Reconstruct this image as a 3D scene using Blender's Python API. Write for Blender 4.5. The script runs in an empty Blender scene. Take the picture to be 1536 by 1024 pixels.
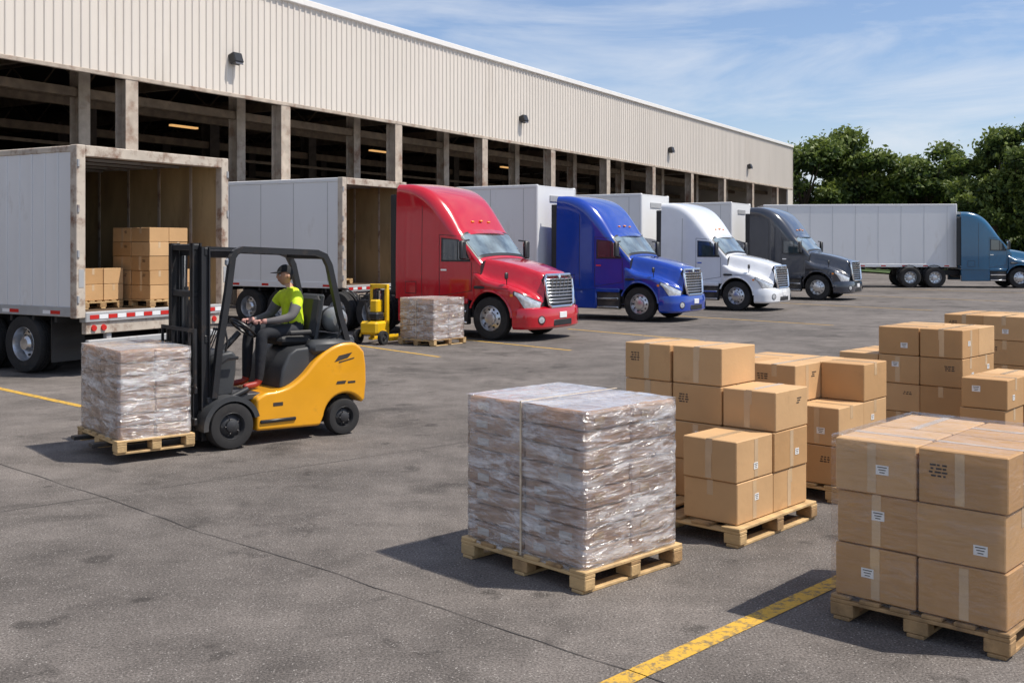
import bpy, math, random
import numpy as np
from mathutils import Vector, Matrix
random.seed(7); RNG=np.random.default_rng(5)
D=bpy.data; SC=bpy.context.scene
# ------------------------------------------------------------------ materials
def lin(c): return tuple(c)+(1.0,)
def _n(nt,t,**k):
    n=nt.nodes.new(t)
    for a,b in k.items(): setattr(n,a,b)
    return n
def mat(name,col,rough=.6,metal=0.,var=.15,scale=3.,bump=0.,bscale=40.,dirt=None,damt=.5,dscale=1.5,coat=0.,spec=.5,stretch=(1,1,1),emit=0,transl=0.):
    m=D.materials.new(name); m.use_nodes=True; nt=m.node_tree; nt.nodes.clear()
    out=_n(nt,'ShaderNodeOutputMaterial'); b=_n(nt,'ShaderNodeBsdfPrincipled'); nt.links.new(b.outputs[0],out.inputs[0])
    tc=_n(nt,'ShaderNodeTexCoord'); mp=_n(nt,'ShaderNodeMapping'); mp.inputs['Scale'].default_value=stretch
    nt.links.new(tc.outputs['Object'],mp.inputs[0])
    no=_n(nt,'ShaderNodeTexNoise'); no.inputs['Scale'].default_value=scale; no.inputs['Detail'].default_value=6
    nt.links.new(mp.outputs[0],no.inputs['Vector'])
    mr=_n(nt,'ShaderNodeMapRange'); mr.inputs[1].default_value=.3; mr.inputs[2].default_value=.7
    nt.links.new(no.outputs[0],mr.inputs[0])
    mx=_n(nt,'ShaderNodeMix',data_type='RGBA'); nt.links.new(mr.outputs[0],mx.inputs[0])
    mx.inputs[6].default_value=lin([min(1,c*(1-var)) for c in col]); mx.inputs[7].default_value=lin([min(1,c*(1+var)) for c in col])
    last=mx.outputs[2]
    if dirt is not None:
        n2=_n(nt,'ShaderNodeTexNoise'); n2.inputs['Scale'].default_value=dscale; n2.inputs['Detail'].default_value=9; n2.inputs['Roughness'].default_value=.65
        nt.links.new(mp.outputs[0],n2.inputs['Vector'])
        m2=_n(nt,'ShaderNodeMapRange'); m2.inputs[1].default_value=.66-.3*damt; m2.inputs[2].default_value=.8-.22*damt; m2.inputs[4].default_value=min(1,.35+damt)
        nt.links.new(n2.outputs[0],m2.inputs[0])
        mx2=_n(nt,'ShaderNodeMix',data_type='RGBA'); nt.links.new(m2.outputs[0],mx2.inputs[0]); nt.links.new(last,mx2.inputs[6]); mx2.inputs[7].default_value=lin(dirt)
        last=mx2.outputs[2]
    nt.links.new(last,b.inputs['Base Color'])
    b.inputs['Roughness'].default_value=rough; b.inputs['Metallic'].default_value=metal
    b.inputs['Coat Weight'].default_value=coat; b.inputs['Coat Roughness'].default_value=.03; b.inputs['Specular IOR Level'].default_value=spec
    if emit: 
        b.inputs['Emission Color'].default_value=lin(col); b.inputs['Emission Strength'].default_value=emit
    if transl:
        t=_n(nt,'ShaderNodeBsdfTranslucent'); ms=_n(nt,'ShaderNodeMixShader'); ms.inputs[0].default_value=transl
        nt.links.new(last,t.inputs[0]); nt.links.new(b.outputs[0],ms.inputs[1]); nt.links.new(t.outputs[0],ms.inputs[2]); nt.links.new(ms.outputs[0],out.inputs[0])
    if bump:
        n3=_n(nt,'ShaderNodeTexNoise'); n3.inputs['Scale'].default_value=bscale; n3.inputs['Detail'].default_value=4
        nt.links.new(mp.outputs[0],n3.inputs['Vector'])
        bp=_n(nt,'ShaderNodeBump'); bp.inputs['Strength'].default_value=bump; bp.inputs['Distance'].default_value=.02
        nt.links.new(n3.outputs[0],bp.inputs['Height']); nt.links.new(bp.outputs[0],b.inputs['Normal'])
    return m
def asphalt_mat():
    m=D.materials.new('asphalt'); m.use_nodes=True; nt=m.node_tree; b=nt.nodes['Principled BSDF']; L=nt.links.new
    tc=_n(nt,'ShaderNodeTexCoord')
    def noise(s,d=4,r=.5,vec=None,dist=0):
        n=_n(nt,'ShaderNodeTexNoise'); n.inputs['Scale'].default_value=s; n.inputs['Detail'].default_value=d; n.inputs['Roughness'].default_value=r; n.inputs['Distortion'].default_value=dist
        L(vec or tc.outputs['Object'],n.inputs['Vector']); return n.outputs[0]
    def mrng(i,a,bb,c,d):
        n=_n(nt,'ShaderNodeMapRange'); L(i,n.inputs[0])
        for k,v in enumerate((a,bb,c,d)): n.inputs[k+1].default_value=v
        return n.outputs[0]
    def mul(a,c):
        n=_n(nt,'ShaderNodeMath',operation='MULTIPLY'); L(a,n.inputs[0]); L(c,n.inputs[1]); return n.outputs[0]
    big=mrng(noise(.22,8,.62),.3,.7,.62,1.32)
    mid=mrng(noise(1.4,9,.72),.3,.7,.66,1.30)
    fine=mrng(noise(70,3,.75),.36,.64,.5,1.55)
    stain=mrng(noise(.7,4,.55,dist=.6),.57,.68,1.,.58)
    spot=mrng(noise(2.3,3,.5),.64,.71,1.,.58)
    v=mul(mul(big,mid),mul(fine,mul(stain,spot)))
    vo=_n(nt,'ShaderNodeTexVoronoi'); vo.inputs['Scale'].default_value=46; L(tc.outputs['Object'],vo.inputs['Vector'])
    speck=mrng(vo.outputs['Distance'],.14,.24,1.,0.)
    spn=mrng(noise(11,2),.40,.55,0.,.95); speck=mul(speck,spn)
    sc=_n(nt,'ShaderNodeVectorMath',operation='SCALE'); sc.inputs[0].default_value=(.146,.128,.115); L(v,sc.inputs['Scale'])
    mx=_n(nt,'ShaderNodeMix',data_type='RGBA'); L(speck,mx.inputs[0]); L(sc.outputs[0],mx.inputs[6]); mx.inputs[7].default_value=(.38,.35,.32,1)
    L(mx.outputs[2],b.inputs['Base Color']); b.inputs['Roughness'].default_value=.85; b.inputs['Specular IOR Level'].default_value=.25
    bp=_n(nt,'ShaderNodeBump'); bp.inputs['Strength'].default_value=.8; bp.inputs['Distance'].default_value=.012
    L(noise(60,3,.7),bp.inputs['Height']); L(bp.outputs[0],b.inputs['Normal'])
    return m
def line_mat():
    m=D.materials.new('worn_yellow_paint'); m.use_nodes=True; nt=m.node_tree; b=nt.nodes['Principled BSDF']; L=nt.links.new
    tc=_n(nt,'ShaderNodeTexCoord'); n=_n(nt,'ShaderNodeTexNoise'); n.inputs['Scale'].default_value=14; n.inputs['Detail'].default_value=9; n.inputs['Roughness'].default_value=.8
    L(tc.outputs['Object'],n.inputs['Vector'])
    mr=_n(nt,'ShaderNodeMapRange'); mr.inputs[1].default_value=.49; mr.inputs[2].default_value=.57; L(n.outputs[0],mr.inputs[0])
    mx=_n(nt,'ShaderNodeMix',data_type='RGBA'); mx.inputs[6].default_value=(.62,.36,.04,1); mx.inputs[7].default_value=(.16,.125,.075,1)
    mr.inputs[4].default_value=.85
    L(mr.outputs[0],mx.inputs[0]); L(mx.outputs[2],b.inputs['Base Color']); b.inputs['Roughness'].default_value=.75; return m
def film_mat(name,lo=.18,hi=.75,gl=.16,a=.42,bb=.66):
    m=D.materials.new(name); m.use_nodes=True; nt=m.node_tree; nt.nodes.clear(); L=nt.links.new
    out=_n(nt,'ShaderNodeOutputMaterial'); b=_n(nt,'ShaderNodeBsdfDiffuse'); tr=_n(nt,'ShaderNodeBsdfTransparent'); ms=_n(nt,'ShaderNodeMixShader'); g=_n(nt,'ShaderNodeBsdfGlossy'); m3=_n(nt,'ShaderNodeMixShader')
    tc=_n(nt,'ShaderNodeTexCoord'); mp=_n(nt,'ShaderNodeMapping'); mp.inputs['Scale'].default_value=(.8,.8,3.6); mp.inputs['Rotation'].default_value=(.06,.05,0); L(tc.outputs['Object'],mp.inputs[0])
    n=_n(nt,'ShaderNodeTexNoise'); n.inputs['Scale'].default_value=3.6; n.inputs['Detail'].default_value=10; n.inputs['Roughness'].default_value=.68; n.inputs['Distortion'].default_value=.5; L(mp.outputs[0],n.inputs['Vector'])
    mr=_n(nt,'ShaderNodeMapRange'); mr.inputs[1].default_value=a; mr.inputs[2].default_value=bb; mr.inputs[3].default_value=lo; mr.inputs[4].default_value=hi; L(n.outputs[0],mr.inputs[0])
    L(mr.outputs[0],ms.inputs[0]); L(tr.outputs[0],ms.inputs[1]); L(b.outputs[0],ms.inputs[2])  # white diffuse streaks: milky film plus highlights painted into the colour
    lw=_n(nt,'ShaderNodeLayerWeight'); lw.inputs[0].default_value=.35; mg=_n(nt,'ShaderNodeMapRange'); mg.inputs[3].default_value=gl*.45; mg.inputs[4].default_value=min(1,gl*3.2); L(lw.outputs['Fresnel'],mg.inputs[0])
    L(mg.outputs[0],m3.inputs[0]); L(ms.outputs[0],m3.inputs[1]); L(g.outputs[0],m3.inputs[2]); L(m3.outputs[0],out.inputs[0])
    b.inputs['Color'].default_value=(.90,.88,.88,1); g.inputs['Roughness'].default_value=.15; g.inputs['Color'].default_value=(1,1,1,1)
    n2=_n(nt,'ShaderNodeTexNoise'); n2.inputs['Scale'].default_value=7; n2.inputs['Detail'].default_value=5; n2.inputs['Distortion'].default_value=1.; L(mp.outputs[0],n2.inputs['Vector'])
    bp=_n(nt,'ShaderNodeBump'); bp.inputs['Strength'].default_value=.9; bp.inputs['Distance'].default_value=.05; L(n2.outputs[0],bp.inputs['Height']); L(bp.outputs[0],g.inputs['Normal']); L(bp.outputs[0],lw.inputs['Normal'])
    return m
RUST=(.16,.06,.025); GRIME=(.12,.10,.08)
MT={}
def reg(k,*a,**kw): MT[k]=mat(k,*a,**kw)
reg('wall_metal',(.66,.60,.53),rough=.5,var=.04,scale=.5,dirt=(.44,.38,.31),damt=.22,dscale=.25,stretch=(1,1,.25))
reg('trim_white',(.78,.75,.71),rough=.45,var=.03)
reg('steel_col',(.42,.35,.28),rough=.6,var=.2,dirt=RUST,damt=.5,dscale=1.2)
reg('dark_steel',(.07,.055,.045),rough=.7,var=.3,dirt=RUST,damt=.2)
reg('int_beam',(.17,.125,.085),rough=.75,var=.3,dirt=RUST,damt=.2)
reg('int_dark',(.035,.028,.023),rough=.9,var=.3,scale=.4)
reg('black_plastic',(.018,.018,.02),rough=.45,var=.2)
reg('lamp_lens',(.1,.1,.11),rough=.1)
reg('rubber',(.022,.021,.021),rough=.85,var=.35,dirt=(.07,.06,.05),damt=.3,dscale=4)
reg('rim',(.62,.63,.65),rough=.28,metal=.9,var=.08,dirt=(.2,.18,.16),damt=.2,dscale=5)
reg('rim_dark',(.03,.03,.032),rough=.5,var=.3)
reg('chrome',(.85,.86,.88),rough=.1,metal=1,var=.03)
reg('glass',(.03,.045,.055),rough=.04,var=.3,scale=1.5,spec=1.,coat=1.)
reg('glass_light',(.16,.21,.23),rough=.05,var=.6,scale=2.2,spec=1.,coat=1.)
reg('headlight',(.62,.64,.66),rough=.08,var=.3,scale=14,coat=1.,metal=.3)
reg('amber',(.9,.28,.02),rough=.25,var=.05)
reg('red_lens',(.55,.02,.015),rough=.25,var=.05)
reg('white_tape',(.78,.78,.78),rough=.4,var=.05)
reg('frame_black',(.022,.022,.024),rough=.6,var=.3,dirt=GRIME,damt=.3)
reg('trailer_white',(.76,.76,.76),rough=.34,var=.04,scale=.6,dirt=(.48,.43,.37),damt=.14,dscale=1.4,stretch=(1,1,.35))
reg('trailer_old',(.75,.74,.73),rough=.42,var=.08,scale=.8,dirt=(.36,.28,.2),damt=.26,dscale=1.7,stretch=(1,1,.3))
reg('rusty_frame',(.52,.45,.37),rough=.6,var=.14,dirt=RUST,damt=.55,dscale=3.6)
reg('rail_grey',(.42,.42,.42),rough=.5,metal=.2,var=.1,dirt=RUST,damt=.35,dscale=3)
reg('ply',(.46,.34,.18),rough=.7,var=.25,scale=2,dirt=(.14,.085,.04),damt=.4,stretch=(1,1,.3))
reg('ply_floor_and_shade',(.10,.065,.04),rough=.85,var=.3,scale=2)  # floor ply; also paints shade into the trailer depths
reg('wood',(.54,.36,.17),rough=.75,var=.28,scale=9,bump=.3,bscale=60,stretch=(1,.35,1),dirt=(.2,.12,.06),damt=.2,dscale=6)
reg('wood_dark',(.36,.22,.10),rough=.8,var=.3,scale=9,bump=.3,bscale=60,dirt=(.12,.07,.04),damt=.35,dscale=6)
for i,c in enumerate([(.54,.32,.145),(.49,.28,.12),(.58,.355,.17)]):
    reg('cardboard_%s'%'abc'[i],c,rough=.72,var=.08,scale=2.2,bump=.12,bscale=14,dirt=(.36,.20,.09),damt=.14,dscale=2.5)
reg('wrapped_box',(.52,.33,.22),rough=.6,var=.22,scale=9)
reg('wrapped_box_b',(.62,.43,.31),rough=.6,var=.18,scale=9)
reg('tape',(.60,.42,.25),rough=.12,var=.12,spec=1.)
reg('strap',(.62,.50,.36),rough=.15,var=.25,scale=12,spec=.9)
reg('label',(.8,.79,.76),rough=.4,var=.02)
reg('ink',(.045,.035,.03),rough=.6,var=.2)
reg('seam',(.12,.065,.03),rough=.9,var=.2)
reg('joint',(.05,.045,.042),rough=.95,var=.4,scale=8)
reg('forklift_yellow',(.80,.36,.012),rough=.30,var=.06,coat=.6,dirt=(.3,.14,.03),damt=.18,dscale=3)
reg('forklift_grey',(.045,.047,.05),rough=.5,var=.15,dirt=GRIME,damt=.2)
reg('mast_black',(.02,.02,.022),rough=.42,var=.25,dirt=(.09,.06,.04),damt=.3,dscale=5)
reg('seat',(.018,.018,.019),rough=.6,var=.2)
reg('hivis',(.66,.86,.02),rough=.7,var=.15,scale=10,bump=.6,bscale=12)
reg('trouser',(.018,.02,.026),rough=.85,var=.2,bump=.4,bscale=14)
reg('skin',(.50,.27,.17),rough=.55,var=.06)
reg('lips',(.38,.13,.10),rough=.5)
reg('eye_white',(.7,.68,.65),rough=.2,var=.02)
reg('hair',(.02,.014,.01),rough=.7)
reg('cap_black',(.012,.012,.013),rough=.8)
reg('sleeve',(.15,.14,.14),rough=.8)
reg('glove',(.60,.32,.27),rough=.7)
reg('shoe',(.32,.03,.02),rough=.5)
reg('stacker_yellow',(.80,.48,.01),rough=.35,var=.06,coat=.3,dirt=(.25,.14,.03),damt=.15,dscale=4)
reg('tank_grey',(.30,.31,.31),rough=.35,metal=.4,var=.1)
reg('bark',(.09,.065,.045),rough=.95,var=.3,bump=.6,bscale=8)
reg('leaf_shaded',(.035,.065,.014),rough=.65,var=.35,scale=.8,transl=.3)
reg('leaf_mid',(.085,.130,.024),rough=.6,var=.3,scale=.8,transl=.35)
reg('leaf_lit',(.16,.205,.04),rough=.55,var=.25,scale=.8,transl=.35)
reg('grass',(.06,.10,.025),rough=.9,var=.35,scale=1.5,bump=.5,bscale=30)
reg('concrete',(.36,.35,.33),rough=.8,var=.12,scale=1.5,dirt=(.2,.18,.16),damt=.3)
reg('warm_lamp',(1.,.55,.2),rough=.5,emit=.7)
reg('paint_red',(.52,.004,.016),rough=.18,var=.04,coat=1.)
reg('paint_blue',(.003,.045,.36),rough=.18,var=.05,coat=1.)
reg('paint_white',(.80,.81,.83),rough=.22,var=.03,coat=1.)
reg('paint_dark',(.032,.037,.052),rough=.2,var=.08,coat=1.)
reg('paint_teal',(.006,.09,.19),rough=.2,var=.05,coat=1.)
MT['film']=film_mat('film',.05,.80,.26,.45,.68); MT['film_top']=film_mat('film_top',.38,.92,.2); MT['film_thin']=film_mat('film_thin',.0,.10,.07,.5,.7)
# ------------------------------------------------------------------ mesh builder
class MB:
    def __init__(s): s.v=[];s.f=[];s.m=[];s.mats=[]
    def mi(s,k):
        if k not in s.mats: s.mats.append(k)
        return s.mats.index(k)
    def add(s,vs,fs,k):
        o=len(s.v); s.v+= [tuple(p) for p in vs]; i=s.mi(k)
        for f in fs: s.f.append([a+o for a in f]); s.m.append(i)
    def box(s,c,sz,k,rot=None,bev=0.):
        h=[a/2 for a in sz]; b=min(bev,min(h)*.9); c=Vector(c); R=rot
        cs=[(x,y,z) for x in(-1,1) for y in(-1,1) for z in(-1,1)]
        def T(p):
            p=Vector(p)
            if R is not None: p=R@p
            return p+c
        if b<=0:
            vs=[T([q[i]*h[i] for i in range(3)]) for q in cs]
            s.add(vs,[(0,1,3,2),(4,6,7,5),(0,4,5,1),(2,3,7,6),(0,2,6,4),(1,5,7,3)],k); return
        vs=[];idx={}
        for ci,q in enumerate(cs):
            for a in range(3):
                idx[ci,a]=len(vs); vs.append(T([q[i]*(h[i]-(0 if i==a else b)) for i in range(3)]))
        fs=[]
        for a in range(3):
            o=[i for i in range(3) if i!=a]
            for sg in(-1,1):
                def cid(p,r):
                    q=[0,0,0];q[a]=sg;q[o[0]]=p;q[o[1]]=r; return cs.index(tuple(q))
                fs.append([idx[cid(p,r),a] for p,r in((-1,-1),(1,-1),(1,1),(-1,1))])
            for p in(-1,1):
                for r in(-1,1):
                    q=[0,0,0];q[o[0]]=p;q[o[1]]=r;q[a]=-1;c1=cs.index(tuple(q));q[a]=1;c2=cs.index(tuple(q))
                    fs.append([idx[c1,o[0]],idx[c1,o[1]],idx[c2,o[1]],idx[c2,o[0]]])
        for ci in range(8): fs.append([idx[ci,0],idx[ci,1],idx[ci,2]])
        s.add(vs,fs,k)
    def bx(s,x0,x1,y0,y1,z0,z1,k,bev=0.): s.box(((x0+x1)/2,(y0+y1)/2,(z0+z1)/2),(abs(x1-x0),abs(y1-y0),abs(z1-z0)),k,None,bev)
    def lathe(s,prof,o,ax,k,n=28,close=True):
        o=Vector(o);ax=Vector(ax).normalized(); u=ax.orthogonal().normalized(); w=ax.cross(u)
        vs=[];fs=[];m=len(prof)
        for i in range(n):
            a=2*math.pi*i/n; d=u*math.cos(a)+w*math.sin(a)
            for r,h in prof: vs.append(o+ax*h+d*max(r,1e-4))
        for i in range(n):
            j=(i+1)%n
            for q in range(m-1): fs.append((i*m+q,j*m+q,j*m+q+1,i*m+q+1))
        s.add(vs,fs,k)
    def cyl(s,p0,p1,r,k,n=14,r1=None):
        p0=Vector(p0);p1=Vector(p1);L=(p1-p0).length; r1=r if r1 is None else r1
        s.lathe([(0,0),(r,0),(r1,L),(0,L)],p0,p1-p0,k,n)
    def tube(s,path,r,k,n=10,sq=False):
        P=[Vector(p) for p in path]; m=len(P); vs=[];fs=[]
        rr=r if isinstance(r,(list,tuple)) else [r]*m
        if sq: n=4
        for i,p in enumerate(P):
            t=(P[min(i+1,m-1)]-P[max(i-1,0)]).normalized()
            ref=Vector((0,1,0)) if abs(t.y)<.9 else Vector((1,0,0))
            a=t.cross(ref).normalized(); b=t.cross(a)
            for q in range(n):
                an=2*math.pi*(q+(.5 if sq else 0))/n; vs.append(p+(a*math.cos(an)+b*math.sin(an))*rr[i]*(1.414 if sq else 1))
        for i in range(m-1):
            for q in range(n): fs.append((i*n+q,i*n+(q+1)%n,(i+1)*n+(q+1)%n,(i+1)*n+q))
        fs.append(list(range(n))); fs.append(list(range((m-1)*n,m*n))); s.add(vs,fs,k)
    def prism(s,poly,y0,y1,k):
        n=len(poly)
        vs=[(p[0],y0,p[1]) for p in poly]+[(p[0],y1,p[1]) for p in poly]
        fs=[list(range(n)),list(range(n,2*n))]+[(i,(i+1)%n,n+(i+1)%n,n+i) for i in range(n)]
        s.add(vs,fs,k)
    def grid(s,rows,k,wrap=False):
        m=len(rows[0]); vs=[p for r in rows for p in r]; fs=[]
        for i in range(len(rows)-1):
            for j in range(m if wrap else m-1): fs.append((i*m+j,i*m+(j+1)%m,(i+1)*m+(j+1)%m,(i+1)*m+j))
        s.add(vs,fs,k)
    def obj(s,name,parent=None,ang=35,recalc=True,bevel=0):
        me=D.meshes.new(name); me.from_pydata(s.v,[],s.f); 
        for k in s.mats: me.materials.append(MT[k])
        me.polygons.foreach_set('material_index',s.m)
        if recalc:
            import bmesh
            bm=bmesh.new(); bm.from_mesh(me); bmesh.ops.recalc_face_normals(bm,faces=bm.faces); bm.to_mesh(me); bm.free()
        me.polygons.foreach_set('use_smooth',[True]*len(me.polygons)); 
        if not bevel: me.set_sharp_from_angle(angle=math.radians(ang))
        o=D.objects.new(name,me); SC.collection.objects.link(o)
        if parent: o.parent=parent
        if bevel:
            b=o.modifiers.new('bevel','BEVEL'); b.width=bevel; b.segments=4; b.limit_method='ANGLE'; b.angle_limit=math.radians(45); b.harden_normals=True
        return o
def root(name,loc=(0,0,0),yaw=0):
    e=D.objects.new(name,None); SC.collection.objects.link(e); e.location=loc; e.rotation_euler=(0,0,yaw); e.empty_display_size=.3; return e
def pc(xs,ys):
    o=np.argsort(xs); xs=np.array(xs,float)[o]; ys=np.array(ys,float)[o]
    d=np.gradient(ys,xs)
    def f(x):
        x=min(max(x,xs[0]),xs[-1]); i=min(max(int(np.searchsorted(xs,x)-1),0),len(xs)-2)
        h=xs[i+1]-xs[i]; t=(x-xs[i])/h
        return float((2*t**3-3*t**2+1)*ys[i]+(t**3-2*t**2+t)*h*d[i]+(-2*t**3+3*t**2)*ys[i+1]+(t**3-t**2)*h*d[i+1])
    return f
def sstep(t): t=min(max(t,0),1); return t*t*(3-2*t)
# ------------------------------------------------------------------ wheels
def wheel(mb,c,R=.51,w=.28,out=1,rim='rim',dual=False,holes=10):
    ax=(0,out,0); hw=w/2
    mb.lathe([(R*.58,-hw*.9),(R*.80,-hw),(R*.95,-hw*.92),(R,-hw*.62),(R,-hw*.25),(R*.975,-hw*.22),(R*.975,-hw*.14),(R,-hw*.12),(R,hw*.12),(R*.975,hw*.14),(R*.975,hw*.22),(R,hw*.25),(R,hw*.62),(R*.95,hw*.92),(R*.80,hw),(R*.58,hw*.9)],c,ax,'rubber',36)
    if dual: pr=[(R*.6,hw*.85),(R*.57,hw*.9),(R*.54,hw*.6),(R*.5,-hw*.3),(R*.3,-hw*.4),(R*.28,hw*.5),(R*.2,hw*.8),(0,hw*.85)]
    else: pr=[(R*.6,hw*.85),(R*.57,hw*.92),(R*.54,hw*.7),(R*.5,hw*.35),(R*.32,hw*.62),(R*.29,hw*.66),(R*.27,hw*1.0),(R*.16,hw*1.12),(0,hw*1.15)]
    mb.lathe(pr,c,ax,rim,32)
    c=Vector(c); A=Vector(ax); 
    for i in range(holes):
        a=2*math.pi*i/holes; d=Vector((math.cos(a),0,math.sin(a)))
        h=-hw*.33 if dual else hw*.5
        p=c+d*R*.42+A*h; mb.cyl(p,p+A*.012,R*.05,'rim_dark',8)
        if not dual:
            p=c+d*R*.305+A*hw*.64; mb.cyl(p,p+A*.03,R*.025,'chrome',6)
# ------------------------------------------------------------------ truck
def make_truck(contact,yaw,paint,name='semi_truck',rear=(-3.7,-4.85),scale=1.0):
    left=Vector((-math.sin(yaw),math.cos(yaw),0)); o=Vector((contact[0],contact[1],0))+left*1.13*scale
    R=root(name,o,yaw); R.scale=(scale,)*3
    BK=-2.8
    zt=pc([-2.8,-2.35,-1.95,-1.6,-1.3,-1.1,-.98,-.90,-.65,-.36],[3.76,3.74,3.62,3.40,3.08,2.80,2.62,2.52,2.22,1.88])
    W=pc([-2.8,-1.7,-1.25,-.9,-.36],[1.24,1.23,1.18,1.13,1.06])
    ry=pc([-2.8,-1.9,-1.2,-.9,-.36],[.16,.24,.36,.34,.30]); rz=pc([-2.8,-1.9,-1.2,-.9,-.36],[.2,.34,.42,.24,.16])
    arch=lambda x,zb,r=.63: max(zb,.52+math.sqrt(max(r*r-x*x,0))) if abs(x)<r else zb
    def Wz(x,z): return W(x)*(1-.035*max(0,(z-1.7)/2.)**1.5)
    def cabprof(x):
        z0=arch(x,.92); t=zt(x); a=ry(x); b=rz(x); P=[]
        for i in range(13):
            z=z0+(t-b-z0)*i/12; P.append((Wz(x,z),z))
        w=Wz(x,t-b)
        for i in range(1,9):
            ph=math.pi/2*i/8; P.append((w-a+a*math.cos(ph),t-b+b*math.sin(ph)))
        for i in range(1,9): 
            y=(w-a)*(1-i/8); P.append((y,t+.035*(1-(y/(w-a))**2)))
        return P
    mb=MB(); xs=list(np.linspace(BK,-.36,48)); rows=[]
    for x in xs:
        P=cabprof(x); rows.append([(x,-y,z) for y,z in P]+[(x,y,z) for y,z in P[-2::-1]])
    mb.grid(rows,paint); mb.add(rows[0],[list(range(len(rows[0])))],paint); mb.add(rows[-1],[list(range(len(rows[0])))],'black_plastic')
    mb.grid([[r[0],r[-1]] for r in rows],'frame_black')
    zh=pc([-.5,0,.5,.85,1.05,1.16],[1.92,1.84,1.73,1.62,1.54,1.42]); hw=pc([-.5,.5,1.16],[.93,.76,.62])
    zf=pc([-.5,-.2,.1,.45,.75,1.0,1.16],[1.62,1.45,1.38,1.31,1.21,1.06,.92]); Wf=pc([-.5,-.2,.3,.7,.95,1.08,1.16],[1.13,1.21,1.25,1.22,1.10,.95,.78])
    def hoodprof(x):
        P=[];w=Wf(x);r=.13;h=zh(x);f=zf(x);q=hw(x)
        z0=min(arch(x,.58),f-r-.03)
        for i in range(11): P.append((w,z0+(f-r-z0)*i/10))
        for i in range(1,7):
            ph=math.pi/2*i/6; P.append((w-r+r*math.cos(ph),f-r+r*math.sin(ph)))
        for i in range(1,23):
            y=(w-r)*(1-i/22); s=1-sstep((y-q+.12)/.24); P.append((y,f+(h-f)*s+.045*(1-(y/q)**2 if y<q else 0)))
        return P
    hx=list(np.linspace(-.52,1.16,57)); rows=[]
    for x in hx:
        P=hoodprof(x); rows.append([(x,-y,z) for y,z in P]+[(x,y,z) for y,z in P[-2::-1]])
    mb.grid(rows,paint); mb.add(rows[-1],[list(range(len(rows[0])))],'black_plastic'); mb.grid([[r[0],r[-1]] for r in rows],'frame_black')
    mb.obj('cab_and_hood',R,50)
    mb=MB()
    for sg in(-1,1):
        path=[(.64*math.cos(a),sg*(Wf(.64*math.cos(a))+.005),.52+.64*math.sin(a)) for a in np.linspace(.05,math.pi-.35,20)]
        mb.tube(path,.028,paint,8)
        mb.bx(-2.78,-1.42,sg*1.0,sg*1.2,.34,.95,paint,.03)
        mb.bx(-1.42,-.66,sg*1.0,sg*1.16,.34,.95,'frame_black',.02)
        mb.bx(-1.40,-.68,sg*1.10,sg*1.22,.36,.42,'chrome',.01); mb.bx(-1.40,-.68,sg*1.10,sg*1.22,.62,.68,'chrome',.01)
        mb.bx(-1.44,-.64,sg*1.15,sg*1.225,.84,.96,paint,.02)
    pl=[(1.30,0),(1.30,.35),(1.28,.65),(1.20,.92),(1.05,1.12),(.85,1.22),(.66,1.25)]
    fx=pc([0,1,2,3,4,5,6],[p[0] for p in pl]); fy=pc([0,1,2,3,4,5,6],[p[1] for p in pl])
    hp=[(fx(t),fy(t)) for t in np.linspace(0,6,31)]; path=[(x,-y) for x,y in hp[::-1]]+hp[1:]
    sec=[(-.22,.30),(-.06,.28),(-.01,.33),(.0,.50),(.0,.66),(-.03,.76),(-.10,.80),(-.3,.80)]
    rows=[]
    for i,(x,y) in enumerate(path):
        a=path[max(i-1,0)];b=path[min(i+1,len(path)-1)]; t=Vector((b[0]-a[0],b[1]-a[1],0)).normalized(); n=Vector((t.y,-t.x,0))
        rows.append([(x+n.x*d,y+n.y*d,z) for d,z in sec])
    mb.grid(rows,paint); 
    mb.obj('bumper_and_skirts',R,40)
    mb=MB()
    mb.bx(1.20,1.305,-.42,.42,.34,.50,'black_plastic',.02)
    mb.bx(1.29,1.318,-.16,.16,.52,.66,'white_tape',.005)
    for sg in(-1,1):
        mb.lathe([(0,0),(.075,0),(.085,-.03)],(1.235,sg*.86,.50),(.9,sg*.45,0),'headlight',16)
        mb.lathe([(.085,-.0),(.10,-.005),(.10,-.04)],(1.238,sg*.86,.50),(.9,sg*.45,0),'black_plastic',16)
    def gx(z): return 1.255-(z-.8)*.13
    gp=[(-.56,.84),(-.46,.79),(.46,.79),(.56,.84),(.62,1.12),(.615,1.42),(.54,1.53),(-.54,1.53),(-.615,1.42),(-.62,1.12)]
    mb.add([(gx(z)-.03,y*.97,z) for y,z in gp]+[(gx(z)-.2,y*.97,z) for y,z in gp],[list(range(10))]+[(i,(i+1)%10,10+(i+1)%10,10+i) for i in range(10)],'black_plastic')
    mb.tube([(gx(z),y,z) for y,z in gp+gp[:2]],.036,'chrome',8)
    for i in range(8):
        z=.885+i*.078; w=np.interp(z,[.78,1.1,1.45],[.54,.60,.57]); mb.bx(gx(z)-.025,gx(z)+.012,-w,w,z-.013,z+.013,'chrome',.005)
    for y in(-.36,-.18,0,.18,.36): mb.box((gx(1.15)-.012,y,1.15),(.02,.016,.66),'chrome',Matrix.Rotation(.13,3,'Y'))
    mb.lathe([(0,.012),(.05,.012),(.055,0)],(gx(1.49)+.03,0,1.50),(1,0,.1),'chrome',16)
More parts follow.
